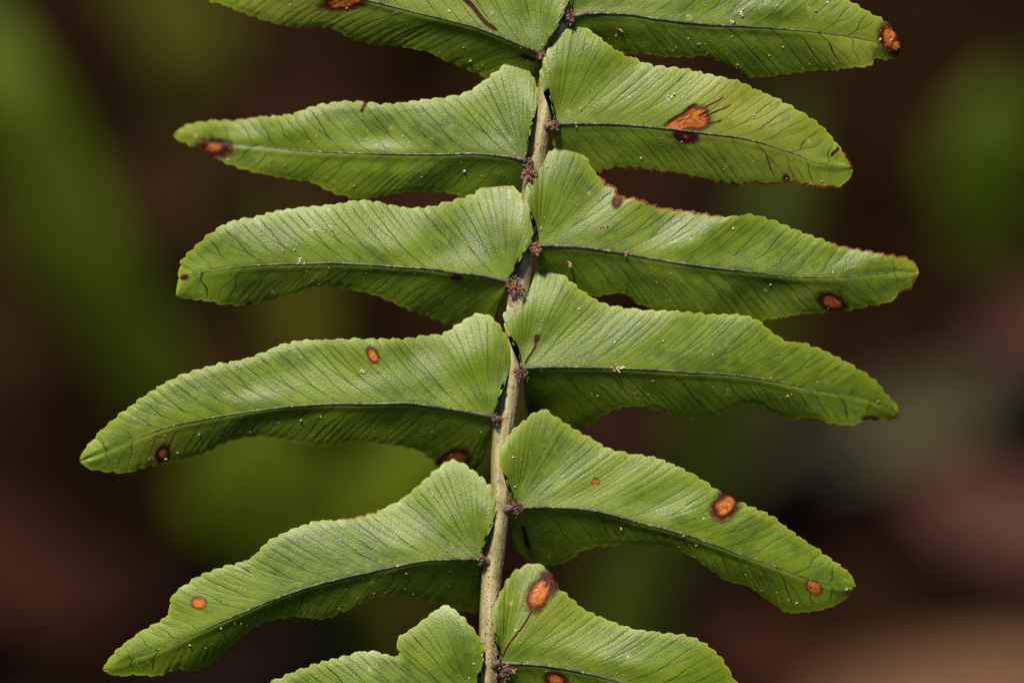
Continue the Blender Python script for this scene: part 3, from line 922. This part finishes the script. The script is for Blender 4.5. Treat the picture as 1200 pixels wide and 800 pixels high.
plant('broad_grass', 'long arching green blade slanting up beside the left leaflets, out of focus', 'grass', (-0.075, 0.22, 0),
      [([px(225, 520, -300), px(150, 400, -285), px(75, 255, -272), px(15, 110, -265), px(-60, -60, -270)], [10, 22, 25, 22, 14, 4], .25, RIGHT)], M_GREEN)
plant('leafy_seedling', 'bright green soft oval leaf below the long arching left leaflet, out of focus', 'plant', (-0.045, 0.20, 0),
      [([px(345, 690, -285), px(320, 620, -276), px(310, 555, -270), px(330, 470, -268)], [6, 32, 38, 28, 4], .15, RIGHT),
       ([px(400, 630, -300), px(440, 580, -294), px(520, 510, -290), px(600, 455, -290)], [5, 18, 20, 15, 3], .2, UPV)], M_BRIGHT)
plant('dull_grass', 'dull olive grass blades between the lower left leaflets, out of focus', 'grass', (-0.04, 0.19, 0),
      [([px(430, 850, -312), px(430, 760, -306), px(428, 690, -303), px(405, 620, -305)], [6, 24, 26, 20, 3], .2, RIGHT),
       ([px(380, 480, -352), px(365, 400, -348), px(350, 320, -346), px(330, 220, -348)], [4, 12, 13, 9, 2], .2, RIGHT),
       ([px(200, 150, -390), px(230, 70, -380), px(190, 0, -380), px(120, -60, -380)], [8, 20, 24, 18, 3], .2, RIGHT)], M_OLIVE)
plant('broad_leaf', 'single upright green leaf beyond the right leaflet tips, out of focus', 'plant', (0.115, 0.28, 0),
      [([px(1150, 310, -330), px(1158, 240, -322), px(1165, 170, -316), px(1180, 80, -316)], [5, 24, 27, 20, 3], .2, RIGHT)], M_GREEN)
plant('thin_grass', 'dim narrow grass blades rising behind the right leaflets, out of focus', 'grass', (0.045, 0.22, 0),
      [([px(800, 720, -345), px(825, 580, -330), px(870, 400, -320), px(915, 220, -320), px(930, 80, -330)], [5, 18, 21, 17, 12, 2], .2, RIGHT),
       ([px(700, 840, -310), px(722, 760, -306), px(740, 680, -304), px(745, 590, -306)], [5, 16, 18, 13, 2], .2, RIGHT)], M_DEEP)

# fallen leaves
def litter_mat(name, a, b):
    return simple_mat(name, a, b, 90, 0.9, None, None, 0.5, 8e-4, 0.03)


LM_ = {'tan': litter_mat('tan_dead_leaf', (0.080, 0.041, 0.022), (0.128, 0.067, 0.038)),
       'pink': litter_mat('rosy_dead_leaf', (0.042, 0.019, 0.013), (0.068, 0.031, 0.022)),
       'grey': litter_mat('grey_dead_leaf', (0.036, 0.032, 0.016), (0.056, 0.049, 0.026)),
       'brown': litter_mat('brown_dead_leaf', (0.018, 0.0065, 0.0035), (0.030, 0.011, 0.006)),
       'dark': litter_mat('dark_dead_leaf', (0.004, 0.002, 0.0012), (0.009, 0.0045, 0.003))}


def dead_leaf(name, label, x, y, rz, length, width, kind, seed, z=0.004, tilt=0.0, group=None):
    g = np.random.default_rng(seed)
    n, m = 22, 9
    t = np.linspace(0, 1, n)
    w = width * 0.5 * np.sin(math.pi * t ** 0.8) ** 0.75
    c = np.linspace(-1, 1, m)
    X = (t - 0.5)[:, None] * length + 0 * c[None, :]
    Y = w[:, None] * c[None, :] + 0.1 * width * np.sin(t * 3 + seed)[:, None]
    Z = width * (0.14 * np.abs(c)[None, :] ** 1.5 * (1 + 0.4 * np.sin(t * 9 + seed))[:, None]) + 0.03 * length * np.cos(t * 3.1 + seed)[:, None]
    Z = Z - Z.min() + tilt * Y
    V = np.stack([X, Y, Z], -1).reshape(-1, 3)
    ca, sa = math.cos(rz), math.sin(rz)
    V = V @ np.array([[ca, sa, 0], [-sa, ca, 0], [0, 0, 1]])
    V = V + np.array([x, y, z])
    F = []
    Vb = V - np.array([0, 0, 0.0005])
    for i in range(n - 1):
        for j in range(m - 1):
            q = (i * m + j, i * m + j + 1, (i + 1) * m + j + 1, (i + 1) * m + j)
            F.append(q); F.append(tuple(k + n * m for k in q[::-1]))
        for j in (0, m - 1):
            F.append((i * m + j, (i + 1) * m + j, (i + 1) * m + j + n * m, i * m + j + n * m))
    o = mesh_obj(name, np.vstack([V, Vb]), F, LM_[kind], origin=(x, y, z))
    tag(o, label, 'dead leaf', group)
    return o


dead_leaf('dead_leaf', 'large pale tan dead leaf on the soil past the lowest right leaflet', 0.108, 0.128, 0.35, 0.110, 0.050, 'tan', 1)
dead_leaf('dead_leaf', 'rosy brown dead leaf on the soil beyond the pale tan one', 0.125, 0.190, -0.25, 0.070, 0.030, 'pink', 2)
dead_leaf('dead_leaf', 'grey narrow dead leaf lying aslant under the right leaflet tips', 0.100, 0.222, 0.30, 0.095, 0.024, 'grey', 3)
dead_leaf('dead_leaf', 'small rosy dead leaf at the foot of the upright green leaf', 0.135, 0.252, 0.5, 0.05, 0.022, 'pink', 4)
dead_leaf('dead_leaf', 'brown dead leaf on the soil behind the second left leaflet', -0.070, 0.305, 0.4, 0.08, 0.04, 'brown', 5)
dead_leaf('dead_leaf', 'rosy dead leaf on the soil below the long green blade', -0.125, 0.175, -0.5, 0.08, 0.032, 'brown', 6)
g_ = np.random.default_rng(99)
for i in range(26):
    dead_leaf('dead_leaf', 'dark rotting leaf scrap on the shaded soil', float(g_.uniform(-0.2, 0.2)), float(g_.uniform(0.05, 0.45)), float(g_.uniform(0, 6.28)),
              float(g_.uniform(0.04, 0.08)), float(g_.uniform(0.015, 0.03)), 'dark' if i % 3 else 'brown', 50 + i, z=0.001, group='dark leaf litter on the soil')
